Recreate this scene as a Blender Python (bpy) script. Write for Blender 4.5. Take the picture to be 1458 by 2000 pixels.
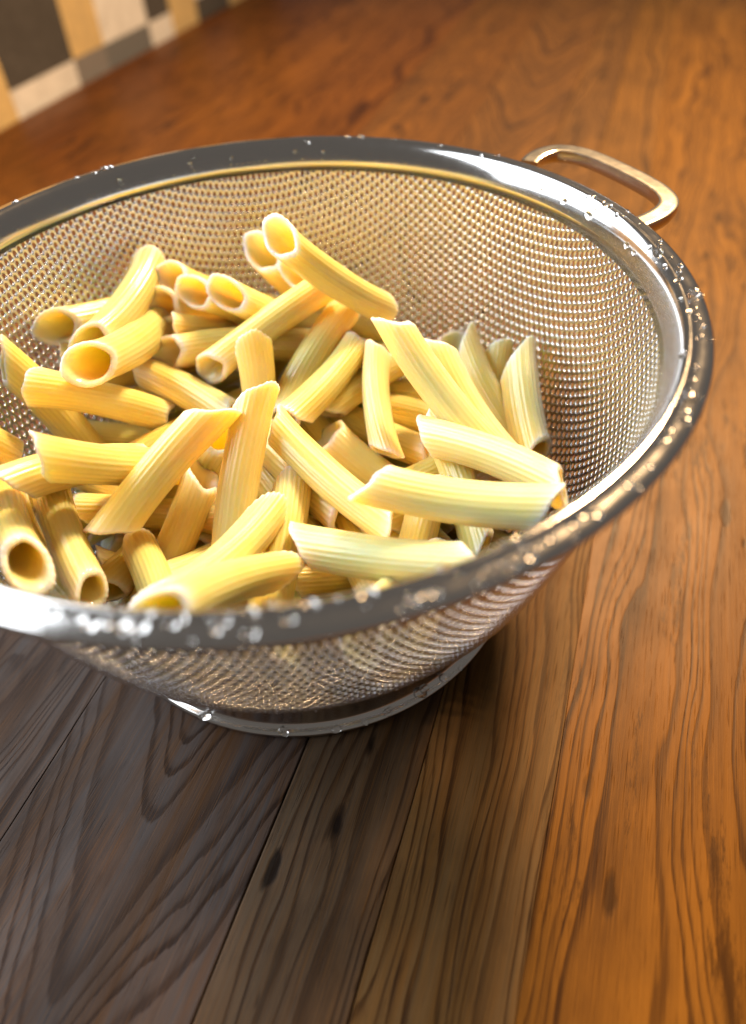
import bpy, math, random
import numpy as np
from mathutils import Matrix, Vector

# ------------------------------------------------------------------ scene, camera, light
scene = bpy.context.scene
for o in list(bpy.data.objects):
    bpy.data.objects.remove(o, do_unlink=True)
COL = scene.collection
DM = 0.1                                   # the layout below is written in decimetres

RT = Vector((0.98312757, -0.17867391, -0.03918938))
UP = Vector((0.15627866, 0.70909065, 0.68758086))
FW = Vector((0.09506394, 0.68210416, -0.72504949))
CAM = Vector((0.0, -0.174389756, 0.2017546))
cam_data = bpy.data.cameras.new("camera")
cam_data.sensor_fit = 'VERTICAL'
cam_data.sensor_height = 36.0
cam_data.lens = 1395.425 / 2000 * 36.0
cam_data.clip_start = 0.01
cam_data.clip_end = 50.0
cam_data.dof.use_dof = True
cam_data.dof.focus_distance = 0.205
cam_data.dof.aperture_fstop = 5.4
camera = bpy.data.objects.new("camera", cam_data)
COL.objects.link(camera)
m = Matrix((RT, UP, -FW)).transposed().to_4x4()
m.translation = CAM
camera.matrix_world = m
scene.camera = camera

world = bpy.data.worlds.new("World")
scene.world = world
world.use_nodes = True
bg = world.node_tree.nodes["Background"]
bg.inputs[0].default_value = (1.0, 0.90, 0.80, 1)
bg.inputs[1].default_value = 0.15


def area(name, loc, target, sx, sy, power, color, spread=180):
    d = bpy.data.lights.new(name, 'AREA')
    d.shape = 'RECTANGLE'
    d.size, d.size_y = sx, sy
    d.energy = power
    d.color = color
    d.spread = math.radians(spread)
    o = bpy.data.objects.new(name, d)
    COL.objects.link(o)
    o.location = loc
    o.rotation_euler = (Vector(target) - Vector(loc)).to_track_quat('-Z', 'Y').to_euler()
    return o


# warm room lamp behind and to the right, cool window high to the left
area("room_lamp", (0.70, 0.84, 1.12), (0, 0, 0.05), 0.26, 0.26, 14.0, (1.0, 0.64, 0.32), 84)
area("window_light", (-1.05, 0.58, 0.82), (0, 0, 0.06), 1.8, 1.25, 52.0, (0.88, 0.94, 1.0))

scene.view_settings.view_transform = 'Standard'
scene.view_settings.look = 'None'
scene.view_settings.exposure = 0.0
scene.view_settings.gamma = 1.0
scene.cycles.use_denoising = True
scene.cycles.max_bounces = 7
scene.cycles.diffuse_bounces = 3
scene.cycles.glossy_bounces = 4
scene.cycles.transmission_bounces = 6
scene.cycles.caustics_reflective = False
scene.cycles.caustics_refractive = False
scene.cycles.sample_clamp_indirect = 20.0


# ------------------------------------------------------------------ helpers
def tag(o, label=None, cat=None, group=None, kind=None):
    if label: o["label"] = label
    if cat: o["category"] = cat
    if group: o["group"] = group
    if kind: o["kind"] = kind
    return o


def mesh_obj(name, verts, faces, mat, parent=None, smooth=True, attr=None):
    me = bpy.data.meshes.new(name)
    me.from_pydata(verts if isinstance(verts, list) else verts.tolist(), [],
                   faces if isinstance(faces, list) else faces.tolist())
    if smooth:
        me.polygons.foreach_set("use_smooth", [True] * len(me.polygons))
    if attr is not None:
        a = me.attributes.new("paleness", 'FLOAT', 'POINT')
        a.data.foreach_set("value", np.asarray(attr, dtype=np.float32))
    me.update()
    if mat: me.materials.append(mat)
    o = bpy.data.objects.new(name, me)
    COL.objects.link(o)
    if parent: o.parent = parent
    return o


def empty(name, loc=(0, 0, 0)):
    o = bpy.data.objects.new(name, None)
    o.empty_display_size = 0.02
    o.location = loc
    COL.objects.link(o)
    return o


def catmull(P, n=12):
    P = np.array(P, float)
    Q = np.vstack([2 * P[0] - P[1], P, 2 * P[-1] - P[-2]])
    out = []
    for i in range(1, len(Q) - 2):
        a, b, c, d = Q[i - 1:i + 3]
        for t in np.linspace(0, 1, n, endpoint=False):
            out.append(.5 * ((2 * b) + (c - a) * t + (2 * a - 5 * b + 4 * c - d) * t * t + (3 * b - a - 3 * c + d) * t ** 3))
    out.append(P[-1])
    return np.array(out)


def revolve(prof, n=160, closed=True):
    prof = np.asarray(prof)
    k = len(prof)
    th = np.linspace(0, 2 * np.pi, n, endpoint=False)
    V = np.stack([np.outer(np.cos(th), prof[:, 0]), np.outer(np.sin(th), prof[:, 0]),
                  np.repeat(prof[None, :, 1], n, 0)], 2).reshape(-1, 3)
    F = []
    for i in range(n):
        i2 = (i + 1) % n
        for j in range(k if closed else k - 1):
            j2 = (j + 1) % k
            F.append((i * k + j, i2 * k + j, i2 * k + j2, i * k + j2))
    return V, F


class NT:
    """small node-tree writer"""
    def __init__(s, name):
        s.m = bpy.data.materials.new(name)
        s.m.use_nodes = True
        s.t = s.m.node_tree
        s.n = s.t.nodes
        s.bsdf = s.n["Principled BSDF"]
        s.out = s.n["Material Output"]

    def node(s, typ, **kw):
        x = s.n.new(typ)
        for k, v in kw.items(): setattr(x, k, v)
        return x

    def put(s, sock, v):
        if v is None: return
        if hasattr(v, "is_output") or isinstance(v, bpy.types.NodeSocket): s.t.links.new(v, sock)
        else: sock.default_value = v

    def math(s, op, a, b=None, c=None, clamp=False):
        x = s.node("ShaderNodeMath", operation=op, use_clamp=clamp)
        for i, v in enumerate((a, b, c)): s.put(x.inputs[i], v)
        return x.outputs[0]

    def noise(s, vec, scale, detail=2.0, rough=0.5, dist=0.0):
        x = s.node("ShaderNodeTexNoise")
        s.put(x.inputs["Vector"], vec)
        for k, v in (("Scale", scale), ("Detail", detail), ("Roughness", rough), ("Distortion", dist)):
            s.put(x.inputs[k], v)
        return x.outputs["Fac"]

    def mapping(s, vec, loc=(0, 0, 0), rot=(0, 0, 0), scale=(1, 1, 1)):
        x = s.node("ShaderNodeMapping")
        s.put(x.inputs[0], vec)
        x.inputs[1].default_value = loc
        x.inputs[2].default_value = rot
        x.inputs[3].default_value = scale
        return x.outputs[0]

    def ramp(s, fac, stops, interp='LINEAR'):
        x = s.node("ShaderNodeValToRGB")
        r = x.color_ramp
        r.interpolation = interp
        while len(r.elements) < len(stops): r.elements.new(0.5)
        for e, (p, c) in zip(r.elements, stops):
            e.position = p
            e.color = (c, c, c, 1) if isinstance(c, (int, float)) else (*c, 1)
        s.put(x.inputs[0], fac)
        return x.outputs[0]

    def mix(s, fac, a, b, blend='MIX'):
        x = s.node("ShaderNodeMix", data_type='RGBA', blend_type=blend)
        s.put(x.inputs[0], fac)
        s.put(x.inputs[6], a if not isinstance(a, tuple) else (*a, 1))
        s.put(x.inputs[7], b if not isinstance(b, tuple) else (*b, 1))
        return x.outputs[2]

    def bump(s, h, strength=0.3, dist=0.0005, normal=None):
        x = s.node("ShaderNodeBump")
        x.inputs["Strength"].default_value = strength
        x.inputs["Distance"].default_value = dist
        s.put(x.inputs["Height"], h)
        if normal is not None: s.put(x.inputs["Normal"], normal)
        return x.outputs[0]

    def obj(s):
        return s.node("ShaderNodeTexCoord").outputs["Object"]

    def set(s, **kw):
        for k, v in kw.items(): s.put(s.bsdf.inputs[k.replace("_", " ")], v)
        return s.m


# ------------------------------------------------------------------ wood of the table
def wood(name, seed, light, dark, mode, freq, apex=(0, 0, 1), wob=1.0, fleck=0.0, stain=0.0, rough=0.42, shade_tint=None):
    light = (light[0] * 0.52, light[1] * 0.545, light[2] * 0.40)
    dark = tuple(v * 0.36 for v in dark)
    t = NT(name)
    co = t.obj()
    off = t.mapping(co, loc=(seed * 1.37, seed * 0.71, seed * 2.1))
    sep = t.node("ShaderNodeSeparateXYZ")
    t.put(sep.inputs[0], co)
    x, y = sep.outputs[0], sep.outputs[1]
    warp = t.noise(t.mapping(off, scale=(8, 30, 9)), 1.0, 2.0, 0.45)
    warp2 = t.noise(t.mapping(off, scale=(16, 170, 30)), 1.0, 3.0, 0.55)
    w = t.math('ADD', t.math('MULTIPLY', t.math('SUBTRACT', warp, 0.5), 0.030 * wob),
               t.math('MULTIPLY', t.math('SUBTRACT', warp2, 0.5), 0.0038))
    if mode == 'cathedral':
        ax, ay, k = apex
        dy = t.math('SUBTRACT', y, ay)
        rad = t.math('SQRT', t.math('ADD', t.math('MULTIPLY', dy, dy), 0.000012))
        f = t.math('SUBTRACT', rad, t.math('MULTIPLY', t.math('SUBTRACT', x, ax), k))
    else:
        f = t.math('ADD', y, t.math('MULTIPLY', x, 0.035 * (1 if seed % 2 else -1)))
    f = t.math('ADD', f, w)
    # growth rings of uneven width: pale early wood, a thin dark line of late wood
    ph = t.math('MULTIPLY', f, freq)
    ph = t.math('ADD', ph, t.math('MULTIPLY', t.math('SINE', t.math('MULTIPLY', f, freq * 1.3)), 0.6))
    fr = t.math('FRACT', ph)
    ring = t.ramp(fr, [(0.0, 0.0), (0.45, 0.06), (0.62, 0.35), (0.76, 1.0), (0.91, 1.0), (0.97, 0.0)])
    wn = t.node("ShaderNodeTexWhiteNoise", noise_dimensions='1D')
    t.put(wn.inputs[1], t.math('FLOOR', ph))
    ring = t.math('MULTIPLY', ring, t.math('MULTIPLY_ADD', wn.outputs[0], 0.35, 0.65))
    brk = t.noise(t.mapping(off, scale=(40, 260, 40)), 1.0, 3.0, 0.6)
    ring = t.math('MULTIPLY', ring, t.ramp(brk, [(0.28, 0.75), (0.46, 1.0)]))
    fib = t.noise(t.mapping(off, scale=(45, 3000, 60)), 1.0, 3.0, 0.65)
    fib2 = t.noise(t.mapping(off, scale=(10, 700, 18)), 1.0, 4.0, 0.62)
    streak = t.noise(t.mapping(off, scale=(3.5, 150, 6)), 1.0, 4.0, 0.6)
    pores = t.ramp(t.noise(t.mapping(off, scale=(70, 2100, 110)), 1.0, 1.0, 0.5), [(0.64, 0.0), (0.74, 1.0)])
    blot = t.noise(t.mapping(off, scale=(14, 30, 14)), 1.0, 5.0, 0.65)
    base_light = light
    mid = tuple(0.45 * a + 0.55 * b for a, b in zip(dark, light))
    if shade_tint:
        # colander's shade painted grey into the board's near end, with a ragged edge
        shade_m = t.math('ADD', t.math('MULTIPLY', x, -9.0), t.math('MULTIPLY_ADD', t.noise(t.mapping(off, scale=(10, 60, 10)), 1.0, 4.0, 0.7), 1.6, 0.3), clamp=True)
        light = t.mix(shade_m, light, (shade_tint[0] * 0.42, shade_tint[1] * 0.45, shade_tint[2] * 0.50))
    c = t.mix(t.ramp(streak, [(0.40, 0.0), (0.70, 0.8)]), light, mid)
    c = t.mix(ring, c, dark)
    c = t.mix(t.ramp(fib2, [(0.48, 0.0), (0.74, 0.38)]), c, tuple(0.7 * a + 0.3 * b for a, b in zip(dark, base_light)))
    c = t.mix(t.ramp(blot, [(0.47, 0.0), (0.70, 0.55)]), c, tuple(a * 0.8 + 0.1 * b for a, b in zip(dark, base_light)))
    c = t.mix(t.math('MULTIPLY', pores, 0.45), c, tuple(v * 0.5 for v in dark))
    c = t.mix(t.ramp(fib, [(0.30, 0.35), (0.52, 0.0)]), c, tuple(min(1, v * 1.4) for v in base_light))
    h = t.math('ADD', t.math('MULTIPLY', ring, -0.5), t.math('MULTIPLY', fib2, 0.5))
    if fleck:
        # short dark resin flecks and small knots drawn out along the grain
        v = t.node("ShaderNodeTexVoronoi")
        v.inputs["Randomness"].default_value = 1.0
        v.inputs["Scale"].default_value = 1.0
        nz = t.node("ShaderNodeTexNoise")
        t.put(nz.inputs["Vector"], off)
        nz.inputs["Scale"].default_value = 160
        mv = t.node("ShaderNodeVectorMath", operation='MULTIPLY_ADD')
        t.put(mv.inputs[0], nz.outputs["Color"])
        mv.inputs[1].default_value = (0.006, 0.0015, 0)
        t.put(mv.inputs[2], off)
        t.put(v.inputs["Vector"], t.mapping(mv.outputs[0], scale=(30, 100, 1)))
        sz = t.node("ShaderNodeTexWhiteNoise", noise_dimensions='3D')
        t.put(sz.inputs[0], v.outputs["Color"])
        rad_ = t.math('MULTIPLY', sz.outputs[0], 0.25)
        mask = t.math('MULTIPLY', t.math('SUBTRACT', rad_, v.outputs["Distance"]), 13.0, clamp=True)
        mask = t.math('MULTIPLY', mask, fleck)
        c = t.mix(mask, c, tuple(v_ * 0.35 for v_ in dark))
        h = t.math('ADD', h, t.math('MULTIPLY', mask, -1.2))
    if stain:
        st = t.noise(t.mapping(off, scale=(11, 70, 10)), 1.0, 7.0, 0.78)
        sm = t.ramp(st, [(0.56, 0.0), (0.62, stain)])
        c = t.mix(sm, c, tuple(v_ * 0.6 for v_ in dark))
    h = t.math('ADD', h, t.math('MULTIPLY', pores, -0.8))
    h = t.math('ADD', h, t.math('MULTIPLY', fib, 0.25))
    nrm = t.bump(h, 0.34, 0.0003)
    rg = t.math('MULTIPLY_ADD', blot, 0.25, rough - 0.12 + (0.12 if shade_tint else 0.0))
    return t.set(Base_Color=c, Roughness=rg, Normal=nrm, Specular_IOR_Level=0.10)


PA = math.radians(61.5)                    # run of the boards on the table
E_AL = np.array([math.cos(PA), math.sin(PA)])
E_AC = np.array([-math.sin(PA), math.cos(PA)])

table = empty("table")
tag(table, "varnished wooden table of long brown boards under the colander", "table")
#          from    to     light colour          dark colour          mode ...
WARM = (0.40, 0.165, 0.045)
WDRK = (0.105, 0.038, 0.012)
boards = [
    (3.52, 4.22, 11, (0.24, 0.075, 0.014), (0.070, 0.020, 0.006), 'straight', 120, None, 2.2, 0.7, 0.85),
    (2.80, 3.52, 12, (0.26, 0.085, 0.016), (0.070, 0.020, 0.006), 'straight', 110, None, 2.4, 0.8, 0.85),
    (2.04, 2.80, 13, (0.30, 0.100, 0.018), (0.075, 0.022, 0.006), 'straight', 100, None, 2.6, 0.9, 0.85),
    (1.24, 2.04, 14, (0.26, 0.085, 0.016), (0.070, 0.020, 0.006), 'straight', 120, None, 2.2, 0.8, 0.85),
    (0.446, 1.24, 15, (0.26, 0.095, 0.022), (0.045, 0.020, 0.012), 'straight', 170, None, 2.0, 0.3, 0.3),
    (-0.266, 0.446, 16, (0.27, 0.105, 0.028), (0.040, 0.019, 0.013), 'cathedral', 125, (-0.185, 0.0, 0.32), 0.8, 0, 0.25),
    (-0.614, -0.266, 17, (0.28, 0.115, 0.032), (0.044, 0.020, 0.011), 'straight', 150, None, 1.5, 0.9, 0.35),
    (-0.985, -0.614, 18, (0.35, 0.142, 0.030), (0.066, 0.027, 0.009), 'straight', 200, None, 0.8, 1.0, 0.3),
    (-1.70, -0.985, 19, (0.38, 0.150, 0.026), (0.085, 0.030, 0.008), 'straight', 160, None, 1.4, 0.6, 0.6),
    (-2.42, -1.70, 20, (0.34, 0.125, 0.022), (0.080, 0.027, 0.007), 'straight', 160, None, 1.8, 0.6, 0.85),
    (-3.15, -2.42, 21, (0.30, 0.105, 0.019), (0.075, 0.024, 0.007), 'straight', 120, None, 2.2, 0.9, 0.85),
    (-3.90, -3.15, 22, (0.28, 0.095, 0.018), (0.070, 0.022, 0.007), 'straight', 120, None, 2.2, 0.7, 0.85),
    (-4.65, -3.90, 23, (0.26, 0.090, 0.017), (0.070, 0.022, 0.007), 'straight', 120, None, 2.2, 0.7, 0.85),
]
BOARD_SHADE = {15: (0.185, 0.140, 0.115), 16: (0.185, 0.142, 0.120), 17: (0.240, 0.155, 0.090), 18: (0.34, 0.185, 0.065)}  # shaded tones painted on the boards where the colander's shadow falls
for (lo, hi, seed, li, dk, mode, freq, apex, wob, fleck, stain) in boards:
    rnd = random.Random(seed)
    mat = wood("wood_board_%d" % seed, seed, li, dk, mode, freq * 1.25, apex or (0, 0, 1), wob, fleck, stain, shade_tint=BOARD_SHADE.get(seed))
    mid = (lo + hi) / 2
    L0, L1 = -4.2, 14.0
    n = 90
    g = 0.0014 if seed in (16, 17) else 0.0003
    ph = [lo * 7.3, lo * 3.1, hi * 7.3, hi * 3.1, rnd.uniform(0, 6.28)]
    V, F = [], []
    for i in range(n + 1):
        s = L0 + (L1 - L0) * i / n
        ea = 0.0022 * (math.sin(s * 3.1 + ph[0]) + 0.6 * math.sin(s * 8.3 + ph[1]))
        eb = 0.0022 * (math.sin(s * 3.1 + ph[2]) + 0.6 * math.sin(s * 8.3 + ph[3]))
        a, b = lo - mid + g + ea, hi - mid - g + eb
        zt = 0.0007 * math.sin(s * 0.9 + ph[4])
        q = 1.0 if seed in (16, 17) else 0.3
        sec = [(a, -0.25), (a, -0.006 * q + zt), (a + 0.001 * q, -0.0025 * q + zt), (a + 0.003 * q, -0.0005 * q + zt), (a + 0.006 * q, zt), (b - 0.006 * q, zt),
               (b - 0.003 * q, -0.0005 * q + zt), (b - 0.001 * q, -0.0025 * q + zt), (b, -0.006 * q + zt), (b, -0.25)]
        V += [(s * DM, y * DM, (z - 0.0013) * DM) for y, z in sec]
    k = 10
    for i in range(n):
        for j in range(k):
            j2 = (j + 1) % k
            F.append((i * k + j, (i + 1) * k + j, (i + 1) * k + j2, i * k + j2))
    F.append(tuple(range(k))[::-1] if False else tuple(range(k)))
    F.append(tuple(n * k + j for j in reversed(range(k))))
    F = [tuple(reversed(f)) for f in F]
    o = mesh_obj("board", V, F, mat, table, smooth=False)
    o.location = (E_AC[0] * mid * DM, E_AC[1] * mid * DM, 0)
    o.rotation_euler = (0, 0, PA)

# ------------------------------------------------------------------ plaid upholstery beyond the table edge
def plaid_material():
    t = NT("plaid_fabric")
    sep = t.node("ShaderNodeSeparateXYZ")
    t.put(sep.inputs[0], t.obj())
    cols = [(0, 'm'), (0.383, 'b'), (0.479, 'm2'), (0.530, 'c'), (0.612, 'd'), (0.660, 'm'), (0.715, 'e'), (0.80, 'm')]
    MU, WH, CH, GR, DG = (0.80, 0.60, 0.28), (0.94, 0.95, 0.97), (0.060, 0.055, 0.055), (0.24, 0.23, 0.24), (0.16, 0.17, 0.19)
    lower = {'m': MU, 'b': WH, 'm2': GR, 'c': DG, 'd': WH, 'e': CH}
    upper = {'m': MU, 'b': CH, 'm2': MU, 'c': WH, 'd': CH, 'e': WH}
    def row(d):
        r = t.ramp(sep.outputs[0], [(p, d[k]) for p, k in cols], 'CONSTANT')
        return r
    zz = t.math('PINGPONG', sep.outputs[2], 0.062)
    up = t.math('GREATER_THAN', zz, 0.0205)
    c = t.mix(up, row(lower), row(upper))
    nz = t.noise(t.obj(), 90, 4, 0.7)
    c = t.mix(t.ramp(nz, [(0.35, 0.22), (0.60, 0.0)]), c, (0.16, 0.15, 0.15))
    wv = t.noise(t.mapping(t.obj(), scale=(700, 700, 700)), 1, 2)
    return t.set(Base_Color=c, Roughness=0.9, Specular_IOR_Level=0.2, Sheen_Weight=0.2, Normal=t.bump(wv, 0.4, 0.0006))


def cushion():
    # padded chair back, a rounded slab standing just past the edge of the table
    s0, s1, z0, z1, th = 1.6, 9.6, -2.2, 2.2, 0.55
    ns, nz = 60, 36
    V, F = [], []
    for side in (0, 1):
        for i in range(ns + 1):
            for j in range(nz + 1):
                u, v = i / ns, j / nz
                e = min(u, 1 - u) * (s1 - s0) / 0.25
                f = min(v, 1 - v) * (z1 - z0) / 0.25
                q = (1 - max(0, 1 - min(e, 1)) ** 2) ** .5 * (1 - max(0, 1 - min(f, 1)) ** 2) ** .5
                d = th / 2 * (0.06 + 0.94 * q) + 0.012 * math.sin(u * 19) * math.sin(v * 9 + 1) * q
                V.append(((s0 + (s1 - s0) * u) * DM, (d if side else -d) * DM, (z0 + (z1 - z0) * v) * DM))
    k = nz + 1
    o2 = (ns + 1) * k
    for i in range(ns):
        for j in range(nz):
            a, b, c, d = i * k + j, (i + 1) * k + j, (i + 1) * k + j + 1, i * k + j + 1
            F.append((a, b, c, d))
            F.append((o2 + d, o2 + c, o2 + b, o2 + a))
    ring = [i * k for i in range(ns + 1)] + [ns * k + j for j in range(1, nz + 1)] + [i * k + nz for i in range(ns - 1, -1, -1)] + [j for j in range(nz - 1, 0, -1)]
    for a, b in zip(ring, ring[1:] + ring[:1]):
        F.append((b, a, o2 + a, o2 + b))
    o = mesh_obj("chair_back", V, F, plaid_material())
    off = 4.25 + th / 2
    o.location = (E_AC[0] * off * DM, E_AC[1] * off * DM, 0)
    o.rotation_euler = (0, 0, PA)
    tag(o, "padded chair back in mustard, white and charcoal plaid fabric at the table edge", "chair back")


cushion()

# ------------------------------------------------------------------ colander
def steel(name, base, rough, brushed=0.0, bump=0.0):
    t = NT(name)
    nz = t.noise(t.obj(), 240, 3, 0.6)
    r = t.math('MULTIPLY_ADD', nz, 0.10, rough - 0.05)
    kw = dict(Base_Color=(*base, 1), Metallic=1.0, Roughness=r)
    if bump:
        kw["Normal"] = t.bump(t.noise(t.obj(), 700, 2, 0.5), bump, 0.00006)
    return t.set(**kw)


M_RIM = steel("polished_steel", (0.60, 0.585, 0.57), 0.13)
M_MESH = steel("pressed_steel", (0.66, 0.68, 0.71), 0.20)
M_FOOT = steel("foot_steel", (0.62, 0.61, 0.60), 0.14, bump=0.1)
M_HANDLE = steel("handle_steel", (0.68, 0.64, 0.56), 0.20, bump=0.2)

colander = empty("colander")
tag(colander, "stainless steel colander with perforated bowl, wide rim, foot ring and wire handle", "colander")

PROF = catmull([(0, .12), (.3, .122), (.55, .135), (.675, .18), (.77, .265), (.867, .42), (.943, .64), (.99, .84), (1.016, 1.03)], 24)


def build_bowl():
    arc = np.concatenate([[0], np.cumsum(np.hypot(*np.diff(PROF, axis=0).T))])
    total = arc[-1]
    p = 0.0330
    rmax = total - 0.001
    n = int(rmax / p) + 3
    ii, jj = np.meshgrid(np.arange(-n * 2, n * 2 + 1), np.arange(-n * 2, n * 2 + 1))
    cx = (ii + 0.5 * jj).ravel() * p
    cy = (jj * math.sqrt(3) / 2).ravel() * p
    keep = np.hypot(cx, cy) < rmax - p * 0.60
    cx, cy = cx[keep], cy[keep]
    N = len(cx)
    # outline of a cell: 6 corners and 6 edge middles, shared by its neighbours
    ang = np.arange(12) * math.pi / 6
    rad = np.where(np.arange(12) % 2 == 0, p / 2, p / math.sqrt(3))
    ox = cx[:, None] + rad * np.cos(ang)
    oy = cy[:, None] + rad * np.sin(ang)
    key = np.round(np.stack([ox.ravel(), oy.ravel()], 1) * 4000).astype(np.int64)
    u, first, inv = np.unique(key[:, 0] * 1000003 + key[:, 1], return_index=True, return_inverse=True)
    OX, OY = ox.ravel()[first], oy.ravel()[first]
    n0 = len(first)
    corner = first % 2 == 1
    rng = np.random.default_rng(2)
    hr = p * 0.305 * (1 + 0.025 * rng.normal(size=N))
    # sheet 0.35 mm thick: inner face (webs swell into small beads between the holes), hole wall, outer face
    layers = [(np.where(corner, -0.0062, -0.0040), None), (1.16, -0.0038), (1.03, -0.0029), (0.99, -0.0016), (1.0, 0.0), (1.10, 0.0004),
              (np.where(corner, 0.0002, 0.0003), None)]
    X, Y, D, idx, base = [], [], [], [], 0
    for f, d in layers:
        if d is None:
            X.append(OX); Y.append(OY); D.append(f)
            idx.append(base + inv.reshape(N, 12))
            base += n0
        else:
            X.append((cx[:, None] + (hr * f)[:, None] * np.cos(ang)).ravel())
            Y.append((cy[:, None] + (hr * f)[:, None] * np.sin(ang)).ravel())
            D.append(np.full(N * 12, d))
            idx.append(base + np.arange(N * 12).reshape(N, 12))
            base += N * 12
    X, Y, D = np.concatenate(X), np.concatenate(Y), np.concatenate(D)
    r = np.hypot(X, Y)
    c, s = X / np.maximum(r, 1e-9), Y / np.maximum(r, 1e-9)
    R = np.interp(r, arc, PROF[:, 0])
    Z = np.interp(r, arc, PROF[:, 1])
    tr = np.gradient(PROF[:, 0], arc)
    tz = np.gradient(PROF[:, 1], arc)
    nr, nz = np.interp(r, arc, tz), -np.interp(r, arc, tr)     # outward normal
    V = np.stack([(R + nr * D) * c, (R + nr * D) * s, Z + nz * D], 1) * DM
    F = []
    for a, b in zip(idx[:-1], idx[1:]):
        F.append(np.stack([a, np.roll(a, -1, 1), np.roll(b, -1, 1), b], 2).reshape(-1, 4))
    F = np.concatenate(F)
    me = bpy.data.meshes.new("bowl")
    me.vertices.add(len(V))
    me.vertices.foreach_set("co", V.astype(np.float32).ravel())
    me.loops.add(F.size)
    me.loops.foreach_set("vertex_index", F.astype(np.int32).ravel())
    me.polygons.add(len(F))
    me.polygons.foreach_set("loop_start", np.arange(len(F), dtype=np.int32) * 4)
    me.polygons.foreach_set("loop_total", np.full(len(F), 4, np.int32))
    me.polygons.foreach_set("use_smooth", np.ones(len(F), bool))
    me.update(calc_edges=True)
    me.materials.append(M_MESH)
    ob = bpy.data.objects.new("bowl", me)
    COL.objects.link(ob)
    ob.parent = colander
    ob["label"] = "bowl of thin steel punched all over with small round holes"
    return ob


bowl = build_bowl()

RIM = [(1.002, .985), (1.0075, 1.015), (1.0145, 1.042), (1.0225, 1.060), (1.0315, 1.0745), (1.0400, 1.0825), (1.0475, 1.0845), (1.0535, 1.0815),
       (1.0570, 1.0785), (1.0620, 1.0770), (1.0750, 1.0760), (1.0870, 1.0745), (1.0955, 1.0718), (1.1010, 1.0670), (1.1030, 1.0610), (1.1005, 1.0555),
       (1.0945, 1.0535), (1.0880, 1.0560), (1.0650, 1.0640), (1.0480, 1.0640), (1.0370, 1.0540), (1.0270, 1.0250), (1.0210, .9900)]
V, F = revolve(np.array(RIM) * DM, 240)
rim = mesh_obj("rim", V, F, M_RIM, colander)

FOOT = [(.668, .178), (.675, .150), (.684, .110), (.693, .072), (.701, .043), (.707, .031), (.714, .0262), (.7225, .0245), (.729, .0215), (.7328, .0155),
        (.7330, .0085), (.7295, .0030), (.7230, .0010), (.7150, .0012), (.7060, .0060), (.7000, .0200), (.6920, .0450), (.6820, .0950), (.6660, .1500), (.6540, .1700)]
V, F = revolve(np.array(FOOT) * DM, 200)
foot = mesh_obj("foot_ring", V, F, M_FOOT, colander)


def handle(ang):
    P = catmull([(.930, .640), (.957, .672), (1.002, .700), (1.056, .704), (1.110, .664), (1.153, .590), (1.193, .480), (1.223, .375), (1.235, .290),
                 (1.223, .222), (1.190, .180), (1.145, .152), (1.085, .128)], 8)
    V, F = [], []
    k = 16
    for i, q in enumerate(P):
        t = P[min(i + 1, len(P) - 1)] - P[max(i - 1, 0)]
        t /= np.hypot(*t)
        nrm = np.array([t[1], -t[0]])
        for j in range(k):
            a = 2 * math.pi * j / k
            w, h = 0.030 * math.copysign(abs(math.cos(a)) ** 0.75, math.cos(a)), 0.034 * math.sin(a)
            if h > 0: h = min(h, 0.0150)
            e = q + nrm * w
            V.append((e[0], e[1], 1.050 + h + 0.012 * (math.hypot(*q) - 1.1) / 0.2))
    for i in range(len(P) - 1):
        for j in range(k):
            j2 = (j + 1) % k
            F.append((i * k + j, (i + 1) * k + j, (i + 1) * k + j2, i * k + j2))
    F.append(tuple(reversed(range(k))))
    F.append(tuple((len(P) - 1) * k + j for j in range(k)))
    V = np.array(V)
    c, s = math.cos(ang), math.sin(ang)
    V = np.stack([V[:, 0] * c - V[:, 1] * s, V[:, 0] * s + V[:, 1] * c, V[:, 2]], 1) * DM
    F = [tuple(reversed(f)) for f in F]
    o = mesh_obj("handle", V, F, M_HANDLE, colander)
    me = o.data
    for p_ in me.polygons:
        p_.use_smooth = True
    md = o.modifiers.new("edges", 'EDGE_SPLIT')
    md.split_angle = math.radians(38)
    return o


handle(0.0)
handle(math.pi)

# ------------------------------------------------------------------ penne
def penne_material():
    t = NT("cooked_penne")
    info = t.node("ShaderNodeObjectInfo")
    at = t.node("ShaderNodeAttribute", attribute_name="paleness")
    co = t.obj()
    sepc = t.node("ShaderNodeSeparateColor")
    t.put(sepc.inputs[0], info.outputs["Color"])
    rnd = sepc.outputs[0]                   # tone of a piece: 0 golden, 1 pale
    a = t.mix(rnd, (0.98, 0.62, 0.16), (0.99, 0.76, 0.31))
    nz = t.noise(t.mapping(co, scale=(60, 60, 60)), 1.0, 3, 0.55)
    a = t.mix(t.ramp(nz, [(0.35, 0.0), (0.7, 0.30)]), a, (0.98, 0.85, 0.50))
    a = t.mix(t.math('MULTIPLY', at.outputs["Fac"], 0.85), a, (0.98, 0.95, 0.82))
    rg = t.math('MULTIPLY_ADD', t.noise(co, 300, 2), 0.25, 0.25)
    bp = t.bump(t.noise(co, 900, 3, 0.6), 0.16, 0.0003)
    return t.set(Base_Color=a, Roughness=rg, Normal=bp, Subsurface_Weight=1.0, Subsurface_Radius=(1.0, 0.65, 0.28),
                 Subsurface_Scale=0.0075, Specular_IOR_Level=0.5, Coat_Weight=0.6, Coat_Roughness=0.09)


M_PENNE = penne_material()
NR = 24                                    # ridges round a tube
NA = NR * 4


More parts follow.
